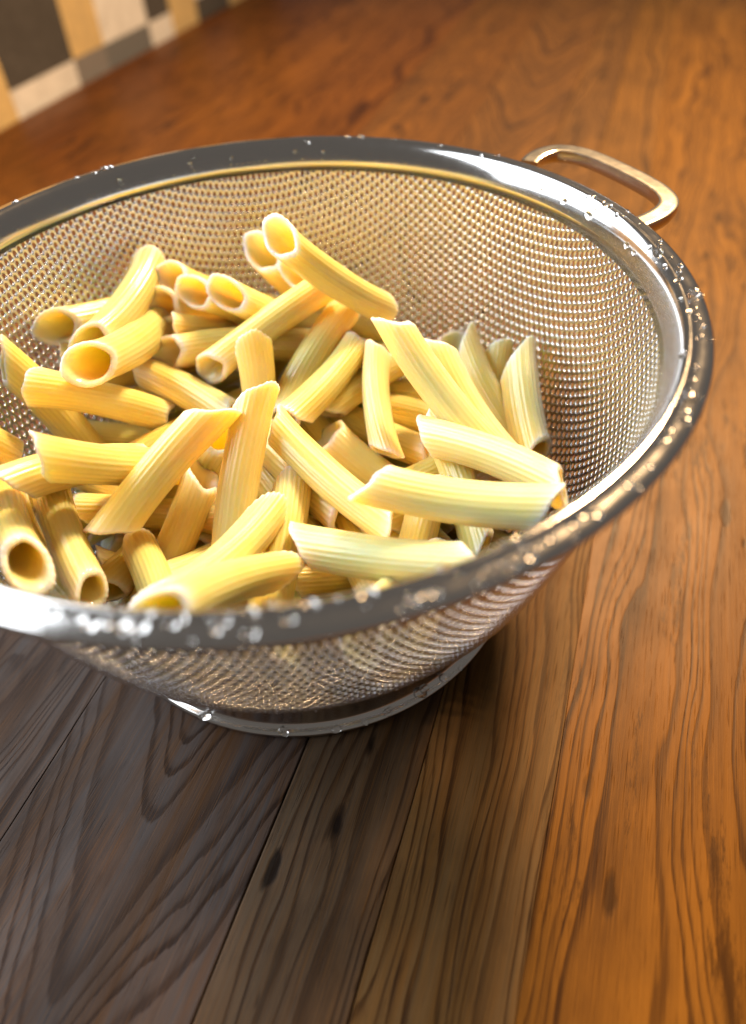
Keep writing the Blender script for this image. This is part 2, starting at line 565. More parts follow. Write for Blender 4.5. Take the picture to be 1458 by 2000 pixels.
def penne(name, A, B, sag, face, seed):
    rng = np.random.default_rng(seed)
    A, B, sag, face = (np.array(v, float) for v in (A, B, sag, face))
    mid = (A + B) / 2
    A, B = A - mid, B - mid
    L = np.linalg.norm(B - A)
    ax = (B - A) / L
    face = face - ax * (face @ ax)
    face /= np.linalg.norm(face)
    side = np.cross(ax, face)
    Ro = 0.0535 * rng.uniform(0.93, 1.06)
    Ri = Ro * rng.uniform(0.70, 0.77)
    slope = rng.uniform(0.75, 1.15)
    slope2 = slope * rng.uniform(0.85, 1.1)
    sq0, sq1, sqa = rng.uniform(0.0, 0.10), rng.uniform(0.0, 0.10), rng.uniform(0, np.pi)
    big = rng.uniform() < 0.25
    if big: sq1 += rng.uniform(0.12, 0.30)
    if rng.uniform() < 0.15: sq0 += rng.uniform(0.10, 0.28)
    tw = rng.uniform(-0.25, 0.25)
    fl0, fl1 = rng.uniform(0.02, 0.11), rng.uniform(0.02, 0.11)
    th = np.arange(NA) * 2 * np.pi / NA
    nph = rng.uniform(0, 6.28, 8)

    def shell(ts, rad, ridged, inset=0.0):
        out = []
        for t in ts:
            r = np.full(NA, rad)
            amp = 0.027 * (0.75 + 0.25 * math.sin(t * 7 + nph[0]))
            if ridged: r = r * (1 + amp * np.cos(NR * th) + 0.010 * np.sin(th * 3 + nph[1] + t * 4))
            fl = 1 + fl0 * math.exp(-t / 0.10) + fl1 * math.exp(-(1 - t) / 0.10) + 0.015 * math.sin(t * 9 + nph[2])
            r = r * fl
            sq = sq0 * (1 - t) + sq1 * t
            x, y = r * np.cos(th + tw * t), r * np.sin(th + tw * t)     # x along face, y along side
            cs, sn = math.cos(sqa), math.sin(sqa)
            px, py = (x * cs + y * sn) * (1 + sq * 0.8), (-x * sn + y * cs) * (1 - sq)
            x, y = px * cs - py * sn, px * sn + py * cs
            s0 = slope * x + 0.004 * np.sin(2 * th + nph[3]) + 0.0009 * np.sin(NR * th + nph[4]) + 0.003 * np.sin(5 * th + nph[5])
            s1 = slope2 * x + 0.004 * np.sin(2 * th + nph[6]) + 0.0009 * np.sin(NR * th) + 0.003 * np.sin(4 * th + nph[7])
            z0 = -L / 2 + s0 + inset
            z1 = L / 2 + s1 - inset
            z = z0 + (z1 - z0) * t
            tt = np.clip(z / L + 0.5, -0.3, 1.3)
            bend = 1 - 4 * (tt - 0.5) ** 2
            P = face[None] * x[:, None] + side[None] * y[:, None] + ax[None] * z[:, None] + sag[None] * bend[:, None]
            out.append(P)
        return np.array(out)
    to = np.concatenate([[0, 0.012, 0.035], np.linspace(0.08, 0.92, 15), [0.965, 0.988, 1.0]])
    ti = np.linspace(0, 1, 9)
    O = shell(to, Ro, True, 0.004)
    # shrink outermost rings so that the lip is rounded, and lay a crown ring between outside and inside
    I = shell(ti, Ri, False, 0.004)
    Cr = shell([0.0, 1.0], (Ro + Ri) / 2, False, -0.002)
    rings = [O[i] for i in range(len(to))] + [Cr[1]] + [I[i] for i in reversed(range(len(ti)))] + [Cr[0]]
    V = np.concatenate(rings) * DM
    pale = []
    for t in to: pale.append(max(math.exp(-t / 0.03), math.exp(-(1 - t) / 0.03)))
    pale.append(1.0)
    for t in reversed(ti): pale.append(0.55 * max(math.exp(-t / 0.05), math.exp(-(1 - t) / 0.05)))
    pale.append(1.0)
    attr = np.repeat(np.array(pale), NA)
    attr[:len(to) * NA] += np.tile(0.03 * np.clip(np.cos(NR * th), 0, 1), len(to))
    n = len(rings)
    i, j = np.meshgrid(np.arange(n), np.arange(NA), indexing='ij')
    i2, j2 = (i + 1) % n, (j + 1) % NA
    F = np.stack([i * NA + j, i * NA + j2, i2 * NA + j2, i2 * NA + j], 2).reshape(-1, 4)
    me = bpy.data.meshes.new(name)
    me.vertices.add(len(V))
    me.vertices.foreach_set("co", V.astype(np.float32).ravel())
    me.loops.add(F.size)
    me.loops.foreach_set("vertex_index", F.astype(np.int32).ravel())
    me.polygons.add(len(F))
    me.polygons.foreach_set("loop_start", np.arange(len(F), dtype=np.int32) * 4)
    me.polygons.foreach_set("loop_total", np.full(len(F), 4, np.int32))
    me.polygons.foreach_set("use_smooth", np.ones(len(F), bool))
    a = me.attributes.new("paleness", 'FLOAT', 'POINT')
    a.data.foreach_set("value", np.clip(attr, 0, 1).astype(np.float32))
    me.update(calc_edges=True)
    me.materials.append(M_PENNE)
    o = bpy.data.objects.new(name, me)
    o.location = mid * DM
    COL.objects.link(o)
    return o


PENNE = [
    [[0.0578, 0.4603, 0.9933], [0.3758, 0.4499, 0.7044], [-0.0106, -0.0075, -0.0084], [-0.042, -0.999, -0.01]],
    [[-0.0036, 0.7268, 0.8227], [0.3022, 0.7186, 0.442], [-0.0129, -0.0054, -0.0067], [0.215, -0.957, 0.194]],
    [[0.0976, 0.6165, 0.7916], [0.466, 0.6109, 0.437], [-0.0071, -0.005, -0.0056], [-0.02, -1.0, -0.005]],
    [[-0.2389, 0.3522, 0.615], [0.1994, 0.5282, 0.7715], [-0.0031, 0.0047, 0.004], [0.126, -0.815, 0.565]],
    [[0.2432, 0.5091, 0.6656], [-0.0324, 0.1253, 0.5155], [-0.0119, 0.0101, 0.0079], [-0.395, 0.567, -0.723]],
    [[0.2929, 0.4043, 0.6188], [0.0174, 0.0738, 0.5874], [0.0076, -0.0073, -0.0059], [0.047, -0.133, 0.99]],
    [[0.3402, 0.3147, 0.6328], [0.2858, -0.0947, 0.5182], [-0.0213, 0.0026, -0.0004], [0.65, -0.284, 0.705]],
    [[0.3504, 0.1183, 0.853], [0.5608, -0.2354, 0.6094], [-0.0132, -0.004, -0.0055], [0.743, -0.018, 0.669]],
    [[0.5004, 0.1789, 0.7072], [0.6566, -0.2684, 0.5161], [-0.022, -0.0058, -0.0083], [0.792, 0.016, 0.61]],
    [[0.6577, 0.4692, 0.5128], [0.2499, 0.3529, 0.2748], [0.0143, -0.0167, -0.0138], [-0.381, -0.385, 0.841]],
    [[0.8031, 0.2061, 0.581], [0.7329, -0.2092, 0.5013], [-0.0097, 0.0005, -0.0008], [-0.884, 0.228, -0.409]],
    [[0.7671, 0.324, 0.5357], [0.5834, 0.0139, 0.2218], [0.0121, -0.0065, -0.0045], [-0.278, 0.76, -0.588]],
    [[0.6596, 0.3495, 0.5739], [0.7718, -0.099, 0.4267], [-0.0224, -0.0081, -0.0105], [-0.873, -0.059, -0.485]],
    [[-0.3266, 0.6855, 0.7924], [0.0005, 0.8202, 0.5296], [-0.009, -0.009, -0.0096], [0.507, -0.839, 0.201]],
    [[-0.3846, 0.6256, 0.7298], [-0.106, 0.7651, 0.4187], [0.0081, 0.0107, 0.0111], [0.448, -0.894, 0.0]],
    [[-0.2578, 0.5953, 0.7723], [0.0765, 0.6269, 0.4893], [0.0132, 0.0128, 0.0138], [0.122, -0.992, 0.034]],
    [[-0.1465, 0.5293, 0.7891], [0.2088, 0.617, 0.5442], [-0.0072, -0.0119, -0.0121], [0.407, -0.87, 0.278]],
    [[-0.7155, 0.5019, 0.7588], [-0.3892, 0.7837, 0.6757], [0.0026, -0.0103, -0.0094], [0.65, -0.625, 0.432]],
    [[-0.5929, 0.3771, 0.7536], [-0.4111, 0.7752, 0.7939], [0.013, -0.0156, -0.013], [0.618, -0.353, 0.702]],
    [[-0.5618, 0.1631, 0.8149], [-0.4131, 0.608, 0.6509], [0.0062, -0.0117, -0.0102], [0.888, -0.135, 0.439]],
    [[-0.7155, 0.4928, 0.6574], [-0.3194, 0.7602, 0.5187], [-0.0026, 0.0136, 0.0124], [-0.587, 0.574, -0.571]],
    [[-0.3818, 0.4626, 0.6266], [0.1257, 0.48, 0.5664], [-0.0, 0.0159, 0.0149], [0.092, -0.84, 0.535]],
    [[-0.3332, 0.5567, 0.6548], [0.0838, 0.7653, 0.4776], [-0.0012, -0.0145, -0.0138], [-0.549, 0.645, -0.532]],
    [[-0.4935, 0.4944, 0.5553], [-0.1733, 0.1465, 0.535], [0.0086, 0.0063, 0.007], [-0.607, -0.524, -0.597]],
    [[-0.8406, 0.2992, 0.7899], [-0.6587, 0.2041, 0.3447], [0.0167, 0.0071, 0.0089], [-0.839, -0.489, -0.239]],
    [[-0.7373, 0.155, 0.7707], [-0.4025, 0.3011, 0.4642], [0.0054, 0.0089, 0.0091], [-0.604, 0.734, -0.31]],
    [[-0.6632, 0.4238, 0.4641], [-0.1911, 0.5496, 0.475], [0.0001, -0.0133, -0.0125], [0.163, -0.541, -0.825]],
    [[-0.6764, 0.4811, 0.5413], [-0.2525, 0.7097, 0.3747], [0.003, 0.0192, 0.0185], [-0.025, -0.558, -0.829]],
    [[-0.6215, -0.2944, 0.8626], [-0.35, -0.0494, 0.5523], [-0.0008, -0.0071, -0.0067], [-0.798, 0.141, -0.586]],
    [[-0.727, -0.2619, 0.763], [-0.4219, 0.0112, 0.5125], [0.0038, 0.0206, 0.0198], [-0.521, -0.182, -0.834]],
    [[-0.1955, -0.1092, 0.7858], [-0.5211, -0.3375, 0.609], [-0.0067, 0.0063, 0.005], [-0.641, 0.412, 0.648]],
    [[-0.0858, -0.0616, 0.7695], [-0.2311, -0.4233, 0.4602], [-0.011, 0.0039, 0.0022], [-0.744, 0.581, -0.33]],
    [[-0.2768, -0.1196, 0.5751], [-0.5198, -0.5049, 0.3706], [0.0092, -0.005, -0.0035], [0.581, -0.636, 0.508]],
    [[-0.0771, 0.3012, 0.7174], [-0.1568, 0.0876, 0.2811], [0.0216, -0.0054, -0.0022], [-0.268, 0.884, -0.384]],
    [[-0.2351, 0.587, 0.3931], [-0.5795, 0.2898, 0.2576], [-0.0198, 0.0093, 0.0062], [-0.381, 0.02, 0.924]],
    [[-0.3681, 0.6322, 0.3385], [0.1227, 0.5939, 0.2265], [0.007, 0.0096, 0.01], [-0.173, 0.406, -0.897]],
    [[-0.0443, -0.0648, 0.672], [0.2241, -0.4702, 0.5963], [-0.01, -0.0062, -0.0072], [-0.834, -0.552, 0.002]],
    [[0.1156, 0.0928, 0.4646], [0.4299, -0.274, 0.3563], [-0.0068, -0.0052, -0.0058], [-0.324, -0.513, 0.795]],
    [[0.1177, 0.186, 0.4927], [0.551, 0.4066, 0.5483], [-0.0068, 0.0102, 0.0088], [0.389, -0.586, -0.711]],
    [[0.1687, -0.4802, 0.7814], [0.5774, -0.6384, 0.7648], [-0.0044, -0.0105, -0.0105], [0.26, 0.591, 0.764]],
    [[0.3868, -0.1601, 0.6277], [0.6512, -0.5694, 0.7356], [0.0089, 0.0105, 0.0111], [-0.771, -0.572, -0.281]],
    [[0.3776, -0.2865, 0.5486], [0.1538, -0.6675, 0.3128], [0.0091, -0.0029, -0.0016], [-0.893, 0.413, 0.18]],
    [[0.4971, -0.3973, 0.3687], [0.1957, -0.7563, 0.4218], [-0.0167, 0.0078, 0.0052], [0.047, 0.108, 0.993]],
    [[0.3382, -0.5251, 0.4802], [0.0791, -0.8722, 0.6958], [-0.013, 0.0027, 0.0009], [-0.706, 0.09, -0.703]],
    [[-0.0267, -0.4903, 0.6056], [0.3777, -0.7338, 0.7004], [-0.0031, -0.0054, -0.0055], [-0.478, -0.861, -0.174]],
    [[-0.1085, -0.388, 0.6157], [-0.3482, -0.7275, 0.7325], [0.0093, -0.0114, -0.0095], [-0.754, 0.339, -0.563]],
    [[-0.105, -0.5851, 0.6225], [-0.3215, -0.8581, 0.8684], [-0.0042, 0.0111, 0.0099], [-0.834, 0.196, -0.516]],
    [[-0.022, -0.2338, 0.5716], [-0.1699, -0.7162, 0.4828], [0.0093, -0.003, -0.0016], [-0.646, 0.325, -0.69]],
    [[-0.3702, -0.4349, 0.4841], [-0.0685, -0.0564, 0.3216], [0.01, -0.0152, -0.013], [-0.589, 0.126, -0.798]],
    [[-0.7148, -0.0736, 0.6349], [-0.5611, -0.5331, 0.5887], [-0.0136, -0.001, -0.0027], [-0.875, -0.251, -0.414]],
    [[-0.4654, -0.3397, 0.5086], [-0.3415, -0.7926, 0.6626], [0.011, -0.0048, -0.003], [0.005, -0.321, -0.947]],
    [[-0.6478, -0.5621, 0.7623], [-0.8095, -0.1797, 0.6538], [-0.0121, -0.0009, -0.0024], [0.044, 0.29, 0.956]],
    [[-0.8483, 0.0676, 0.5932], [-0.9142, -0.215, 1.0121], [0.0003, 0.0142, 0.0134], [0.84, -0.502, -0.206]],
    [[0.1352, -0.3632, 0.5177], [-0.1029, 0.0683, 0.5409], [-0.0092, -0.0043, -0.0052], [-0.375, -0.255, 0.891]],
    [[-0.1947, -0.0634, 0.6682], [-0.3911, 0.0595, 0.2241], [-0.0222, 0.0057, 0.0025], [-0.343, -0.933, -0.106]],
    [[-0.8943, -0.2622, 0.9382], [-0.8303, -0.0359, 0.5202], [-0.0054, -0.0093, -0.0094], [-0.575, -0.679, -0.456]],
    [[-0.7949, 0.0067, 0.444], [-0.633, -0.4484, 0.4064], [0.0142, 0.0016, 0.0034], [-0.936, -0.341, 0.094]],
    [[-0.4407, -0.0004, 0.3388], [-0.577, -0.4395, 0.4866], [0.0138, -0.0115, -0.009], [-0.677, 0.415, 0.608]],
    [[-0.0842, -0.4747, 0.4348], [0.4123, -0.3957, 0.3355], [-0.0013, -0.0109, -0.0104], [-0.001, -0.78, -0.626]],
    [[-0.7186, 0.0529, 0.3383], [-0.3287, 0.3035, 0.2002], [0.0026, 0.0092, 0.009], [0.147, -0.643, -0.751]],
    [[-0.8247, -0.1568, 0.5572], [-0.5839, -0.5773, 0.5028], [-0.0196, -0.0033, -0.0056], [-0.869, -0.492, -0.044]],
    [[0.1176, 0.3521, 0.4261], [0.44, -0.0441, 0.4359], [-0.0119, -0.0069, -0.008], [-0.567, -0.478, -0.671]],
    [[0.4461, -0.0301, 0.601], [0.4672, -0.5193, 0.458], [0.0131, 0.0004, 0.0021], [-0.965, 0.035, -0.262]],
    [[-0.2872, 0.5756, 0.2591], [-0.1306, 0.1176, 0.1928], [0.0082, 0.0004, 0.016], [0.305, 0.238, -0.922]],
    [[0.1154, 0.4451, 0.2027], [0.0278, -0.0254, 0.3068], [0.015, 0.0032, -0.0094], [-0.919, 0.24, 0.312]],
    [[-0.0992, -0.2303, 0.4001], [-0.1979, -0.7079, 0.3848], [0.0033, 0.002, -0.0176], [0.909, -0.2, 0.365]],
    [[-0.0232, 0.5447, 0.208], [-0.4655, 0.3338, 0.2134], [-0.0071, 0.0147, -0.0076], [0.208, -0.458, -0.864]],
    [[-0.4687, 0.2955, 0.3034], [-0.0643, 0.5686, 0.3485], [-0.0084, 0.011, -0.0115], [-0.565, 0.808, 0.17]],
    [[0.2058, -0.3176, 0.4398], [0.6576, -0.1269, 0.4398], [0.0094, -0.0116, 0.01], [0.272, -0.644, -0.716]],
    [[-0.3402, 0.2198, 0.308], [-0.2431, -0.2473, 0.1969], [0.008, 0.0015, -0.0161], [-0.923, -0.104, -0.37]],
    [[0.466, 0.2178, 0.3027], [0.7017, -0.2075, 0.3568], [0.0162, 0.0079, 0.0006], [-0.599, -0.234, 0.766]],
    [[0.6444, -0.027, 0.4398], [0.1958, -0.2234, 0.4398], [0.0057, -0.012, 0.0121], [-0.288, 0.659, 0.695]],
    [[-0.1762, -0.2129, 0.2669], [-0.6509, -0.0935, 0.284], [-0.0015, 0.0094, 0.0153], [-0.059, -0.093, -0.994]],
    [[-0.0895, 0.5888, 0.4397], [-0.2335, 0.1574, 0.2566], [0.0112, -0.001, 0.0141], [-0.483, 0.474, -0.737]],
    [[0.0129, 0.3143, 0.2884], [0.1744, 0.7507, 0.4399], [0.0136, -0.0017, 0.0117], [0.238, -0.396, 0.887]],
    [[0.2067, 0.0145, 0.1945], [0.1804, -0.4742, 0.2021], [-0.018, -0.0, -0.0007], [-0.926, 0.056, 0.374]],
    [[-0.2178, -0.0098, 0.1961], [0.215, -0.2053, 0.3129], [-0.0071, -0.012, 0.0114], [0.181, -0.178, -0.967]],
    [[-0.1846, -0.213, 0.4398], [-0.6522, -0.0671, 0.4398], [-0.0051, -0.0065, 0.016], [0.089, 0.286, 0.954]],
    [[0.3097, -0.5138, 0.2216], [-0.1326, -0.6984, 0.311], [-0.01, 0.0107, 0.0105], [0.146, 0.125, 0.981]],
    [[0.0157, 0.2405, 0.2056], [-0.2263, -0.1166, 0.4354], [0.0124, -0.0032, 0.0127], [0.577, -0.681, -0.45]],
    [[0.0522, 0.2842, 0.4305], [0.2472, -0.1301, 0.2585], [0.0024, -0.0002, 0.0178], [-0.362, -0.497, 0.788]],
    [[-0.1349, -0.6111, 0.2486], [0.2396, -0.2973, 0.2787], [0.007, -0.0081, 0.0145], [0.367, -0.356, -0.86]],
    [[-0.1571, -0.3033, 0.2965], [-0.6318, -0.1868, 0.2775], [0.0028, -0.0066, 0.0165], [-0.13, -0.382, 0.915]],
    [[0.3543, 0.6636, 0.3664], [-0.1306, 0.713, 0.329], [-0.0023, 0.0132, -0.012], [-0.01, 0.541, 0.841]],
    [[0.648, 0.2132, 0.2785], [0.3269, 0.5813, 0.2641], [-0.017, -0.0051, 0.0033], [0.488, 0.395, -0.778]],
    [[0.4048, -0.3594, 0.3989], [-0.0476, -0.218, 0.2745], [0.0036, 0.012, 0.013], [0.202, 0.926, 0.319]],
    [[0.3337, 0.1581, 0.3318], [0.5414, -0.2801, 0.4079], [0.0014, -0.0022, -0.0178], [0.857, 0.45, 0.251]],
    [[0.3409, -0.2535, 0.211], [0.2642, 0.2297, 0.2136], [0.0004, -0.0018, -0.0179], [-0.102, -0.011, -0.995]],
    [[-0.1517, 0.3971, 0.1998], [0.2708, 0.595, 0.3429], [0.0179, -0.0001, -0.0019], [-0.015, -0.564, 0.825]],
    [[0.0258, -0.396, 0.34], [-0.0557, 0.077, 0.4341], [0.0176, -0.0006, 0.0035], [-0.982, -0.179, 0.051]],
    [[-0.6522, -0.0053, 0.2579], [-0.243, 0.2492, 0.1942], [-0.0006, 0.0062, 0.0169], [-0.152, 0.463, 0.873]],
    [[0.1324, -0.0746, 0.2736], [0.2092, 0.4034, 0.2003], [0.0009, 0.0011, 0.0179], [-0.953, 0.189, 0.237]],
    [[-0.5306, 0.1241, 0.4398], [-0.1132, 0.3799, 0.4398], [0.0, -0.0036, 0.0176], [0.514, -0.839, 0.18]],
    [[0.308, 0.0253, 0.2712], [0.5749, -0.3826, 0.3105], [-0.0018, -0.0026, 0.0177], [0.018, 0.107, 0.994]],
    [[0.0032, -0.6692, 0.4262], [0.2972, -0.3445, 0.2081], [0.0175, 0.0006, 0.0041], [-0.797, 0.453, -0.399]],
    [[-0.7492, 0.1541, 0.4398], [-0.3237, -0.0869, 0.4398], [-0.0074, -0.0158, -0.0045], [-0.342, -0.604, -0.719]],
    [[0.5199, 0.0991, 0.2016], [0.3947, -0.3743, 0.206], [0.0139, -0.0023, 0.0112], [-0.511, 0.143, 0.847]],
    [[0.3471, -0.5756, 0.2921], [0.298, -0.0897, 0.3068], [0.0157, -0.0027, -0.0083], [-0.184, 0.011, -0.983]],
    [[-0.2194, 0.2685, 0.3724], [-0.6985, 0.3262, 0.44], [-0.0004, 0.0038, -0.0176], [0.178, 0.46, 0.87]],
    [[0.2398, 0.5569, 0.2266], [0.5653, 0.1903, 0.2227], [-0.0105, -0.0071, -0.0128], [-0.543, -0.489, 0.683]],
    [[-0.0971, -0.7654, 0.44], [-0.0561, -0.3021, 0.2899], [0.0085, 0.0059, -0.0148], [-0.83, -0.104, -0.549]],
    [[-0.0589, 0.3202, 0.3494], [-0.3213, -0.0935, 0.338], [-0.0158, 0.0082, 0.0027], [0.845, -0.535, -0.003]],
    [[0.658, -0.2958, 0.3701], [0.3772, 0.0718, 0.2084], [-0.0178, -0.0012, -0.0025], [-0.383, -0.601, -0.702]],
    [[-0.3387, -0.2347, 0.3913], [-0.04, 0.1047, 0.201], [0.0169, 0.0007, 0.0062], [-0.01, -0.483, -0.876]],
    [[0.6168, 0.1824, 0.4398], [0.1864, 0.4148, 0.4398], [0.0066, 0.0152, -0.007], [-0.407, -0.753, 0.517]],
    [[0.6473, -0.0427, 0.2489], [0.437, -0.4839, 0.2516], [0.0002, -0.0026, -0.0178], [0.707, -0.333, 0.624]],
    [[-0.7156, -0.0579, 0.3552], [-0.302, 0.2006, 0.3826], [0.0011, -0.0069, -0.0166], [0.075, -0.223, 0.972]],
    [[0.0263, 0.3963, 0.4398], [-0.3583, 0.0928, 0.4398], [0.0133, -0.0121, 0.0013], [0.617, -0.782, -0.082]],
    [[-0.4681, 0.0092, 0.2153], [-0.2504, -0.4297, 0.2163], [0.0005, 0.0061, -0.0169], [0.837, 0.416, 0.354]],
    [[0.1621, 0.2229, 0.3295], [0.6329, 0.3463, 0.3862], [-0.0013, -0.0032, -0.0177], [-0.068, 0.618, -0.783]],
    [[0.2979, 0.2602, 0.4331], [0.7185, 0.0174, 0.3678], [0.0029, 0.0045, 0.0172], [-0.322, -0.318, -0.892]],
    [[0.0107, 0.0168, 0.1904], [-0.0439, -0.4697, 0.1985], [0.0104, 0.0005, 0.0147], [0.983, -0.108, 0.15]],
    [[-0.015, 0.3358, 0.2059], [-0.4431, 0.3828, 0.4391], [0.012, 0.0074, 0.0112], [0.485, 0.122, 0.866]],
    [[-0.0073, 0.5009, 0.4398], [0.4828, 0.5102, 0.4398], [0.003, 0.0029, 0.0175], [-0.011, 0.579, 0.815]],
    [[0.084, -0.3799, 0.1987], [0.1235, 0.1082, 0.1929], [-0.0174, 0.0048, -0.0001], [-0.226, 0.007, -0.974]],
    [[0.3212, 0.3164, 0.2051], [0.5564, -0.0826, 0.3626], [-0.0056, -0.0001, -0.0171], [0.58, 0.02, -0.815]],
    [[0.0271, -0.3788, 0.4398], [-0.1573, 0.0748, 0.4398], [-0.0047, -0.0051, 0.0166], [-0.795, -0.323, -0.513]],
    [[-0.2302, -0.653, 0.2887], [-0.6116, -0.347, 0.3005], [-0.0051, -0.0172, 0.0018], [0.106, 0.17, -0.98]],
    [[-0.609, -0.2579, 0.3665], [-0.1483, -0.4091, 0.2995], [-0.011, -0.0092, -0.0109], [-0.336, -0.896, -0.289]],
    [[-0.0366, 0.2183, 0.4057], [0.2361, -0.186, 0.3696], [-0.0096, -0.0138, -0.0064], [-0.828, -0.56, 0.013]],
    [[-0.1691, -0.5105, 0.2057], [-0.0791, -0.0299, 0.1861], [0.0115, -0.0044, 0.0132], [0.851, -0.139, 0.507]],
    [[-0.327, -0.5066, 0.2251], [-0.5416, -0.067, 0.2071], [0.0068, 0.0161, -0.0045], [0.066, 0.073, 0.995]],
    [[0.092, -0.1441, 0.4113], [0.1748, -0.6259, 0.4398], [-0.0102, 0.0001, 0.0148], [0.773, 0.169, 0.611]],
    [[-0.2378, -0.6508, 0.4402], [-0.5128, -0.3067, 0.2303], [0.0054, -0.0003, 0.0172], [-0.401, 0.222, 0.889]],
    [[0.0163, 0.2241, 0.3247], [0.3647, 0.5663, 0.359], [0.0167, -0.0058, 0.0034], [-0.63, 0.679, -0.376]],
]
LABELS = {
    1: 'large penne highest at the back of the heap, open cut end facing left',
    2: 'shorter penne with open end tucked against the left of the rearmost large tube',
    3: 'penne lying right underneath the rearmost large tube at the back',
    4: 'long penne pointing up and right across the upper middle, open end at its lower left',
    5: 'shiny wet penne behind the slanting tube in the upper middle of the heap',
    6: 'penne slanting down to the left, left of the upright ridged tube near the centre',
    7: 'upright strongly ridged penne standing just left of the broad pale leaning tube',
    8: 'broad pale penne leaning down to the right from the upper right of the heap',
    9: 'curved pale penne lying along the right side of the broad leaning tube',
    10: 'torn pale penne end poking out behind the top of the broad leaning tube',
    11: 'dull penne leaning against the bowl wall, farthest right of the heap',
    12: 'small pale penne tip just left of the tube that leans on the bowl wall',
    13: 'shaded penne half hidden between the curved pale tube and the one on the wall',
    14: 'penne with open end, topmost left of the cluster of open ends at upper left',
    15: 'small folded open penne end, lowest left of the cluster at upper left',
    16: 'penne with crescent shaped opening in the middle of the cluster at upper left',
    17: 'penne with wide open end, rightmost of the cluster at upper left',
    18: 'penne lying farthest back on the left, open end facing the left wall',
    19: 'penne squeezed between the rear left tube and the front left open tube',
    20: 'penne in the upper left with large open end facing forward above the dark mesh gap',
    21: 'penne tip peeping out beneath the open tubes at the upper left',
    22: 'penne with a pinched open end below the cluster at the upper left',
    23: 'penne lying above the pinched open tube, mostly covered by the long slanting tube',
    24: 'shaded penne low in the hollow at the left of the heap',
    25: 'bent penne at the left picture edge running down to the right',
    26: 'curved ridged penne on the left lying level with its open end at the right',
    27: 'shaded penne in the hollow behind the level curved tube on the left',
    28: 'pale penne low in the hollow beside the mesh on the left',
    29: 'smooth penne lying level on the left with a flattened blunt left end',
    30: 'thick curved penne lying level just below the blunt ended one on the left',
    31: 'long penne slanting from the centre down to the lower left, near the front',
    32: 'tall upright penne in the front centre crossing the top of the long slanting tube',
    33: 'penne with round open end facing up, under the long slanting tube in front',
    34: 'ridged penne end standing upright behind the tall front centre tube',
    35: 'pale broken penne piece left of the upright ridged end in the middle',
    36: 'ridged penne tip low below the open end of the long upper middle tube',
    37: 'penne slanting down to the right across the centre of the heap',
    38: 'penne with open end lying behind the tube that slants across the centre',
    39: 'deep yellow penne in the gap between the slanting and the upright tube',
    40: 'big pale penne lying across the front right, pointed tip at its left',
    41: 'pale penne lying just behind the big front right tube',
    42: 'penne stub standing below the big front right tube',
    43: 'penne with open end at the front right, close under the rim',
    44: 'pale penne end just behind the front rim below the big front right tube',
    45: 'pale penne lying level at the front, pressed against the rim in the middle',
    46: 'pale penne slanting down to the left at the front, upper of two parallel ones',
    47: 'pale penne nearest the camera at the front rim, lower of two parallel ones',
    48: 'deep golden penne standing behind the front pair in the middle',
    49: 'blunt penne tip sticking out left of the front parallel pair',
    50: 'straight ridged penne pointing down to the front rim at the lower left',
    51: 'short bent ridged penne upright at the front rim, left of the parallel pair',
    52: 'penne at the lower left corner of the heap with dark oval opening in front',
    53: 'penne with open end at the left picture edge beside the blunt ended one',
    54: 'shaded penne with open end in the dark gap at the front centre',
    55: 'pale penne in the gap between the long slanting and the tall upright tube',
    56: 'rounded penne end at the left picture edge under the thick curved tube',
    57: 'shaded penne behind the straight ridged one at the lower left',
    58: 'shaded penne deep under the lower end of the long slanting tube',
    59: 'golden penne lying low behind the front rim in the middle',
    60: 'penne sliver showing under the thick curved level tube on the left',
    61: 'shaded penne at the lower left, behind the tube with the dark oval opening',
    62: 'golden penne lying deep in the gap left of the upright ridged tube',
    63: 'penne in the shade underneath the broad leaning tube on the right',
}
for k, (a, b, s, f) in enumerate(PENNE):
    o = penne("penne_tube", a, b, s, f, 100 + k)
    pale_tone = random.Random(500 + k).uniform(0.05, 0.40)
    if k + 1 in (7, 8, 9, 10, 34, 40, 41, 44, 45, 46, 47): pale_tone += 0.45  # these pieces get a paler tone than the rest
    o.color = (pale_tone, pale_tone, pale_tone, 1)
    lab = LABELS.get(k + 1)
    if lab:
        tag(o, lab, "penne", "cooked penne heaped in the colander")
    else:
        tag(o, "yellow penne tube buried low in the heap, glimpsed only between the others", "penne", "cooked penne heaped in the colander")

# ------------------------------------------------------------------ water drops left on the steel
def water():
    t = NT("water")
    return t.set(Base_Color=(1, 1, 1, 1), Roughness=0.0, IOR=1.33, Transmission_Weight=1.0)


M_WATER = water()


def drop_mesh(seed):
    rnd = random.Random(seed)
    V, F = [], []
    nu, nv = 16, 9
    ph, el = rnd.uniform(0, 6.28), rnd.uniform(0.0, 0.25)
    for j in range(nv):
        a = math.pi * j / (nv - 1)                    # from the top to the flat base
        for i in range(nu):
            b = 2 * math.pi * i / nu
            r = math.sin(a) * (1 + el * math.cos(2 * b + ph) + 0.06 * math.cos(3 * b + ph))
            z = math.cos(a)
            z = z * 0.75 if z > 0 else z * 0.22
            V.append((r * math.cos(b), r * math.sin(b), z))
    for j in range(nv - 1):
        for i in range(nu):
            i2 = (i + 1) % nu
            F.append((j * nu + i, (j + 1) * nu + i, (j + 1) * nu + i2, j * nu + i2))
    me = bpy.data.meshes.new("water_drop")
    me.from_pydata(V, [], F)
    me.validate()
    me.polygons.foreach_set("use_smooth", [True] * len(me.polygons))
    me.materials.append(M_WATER)
    return me


DROPS = [drop_mesh(i) for i in range(5)]


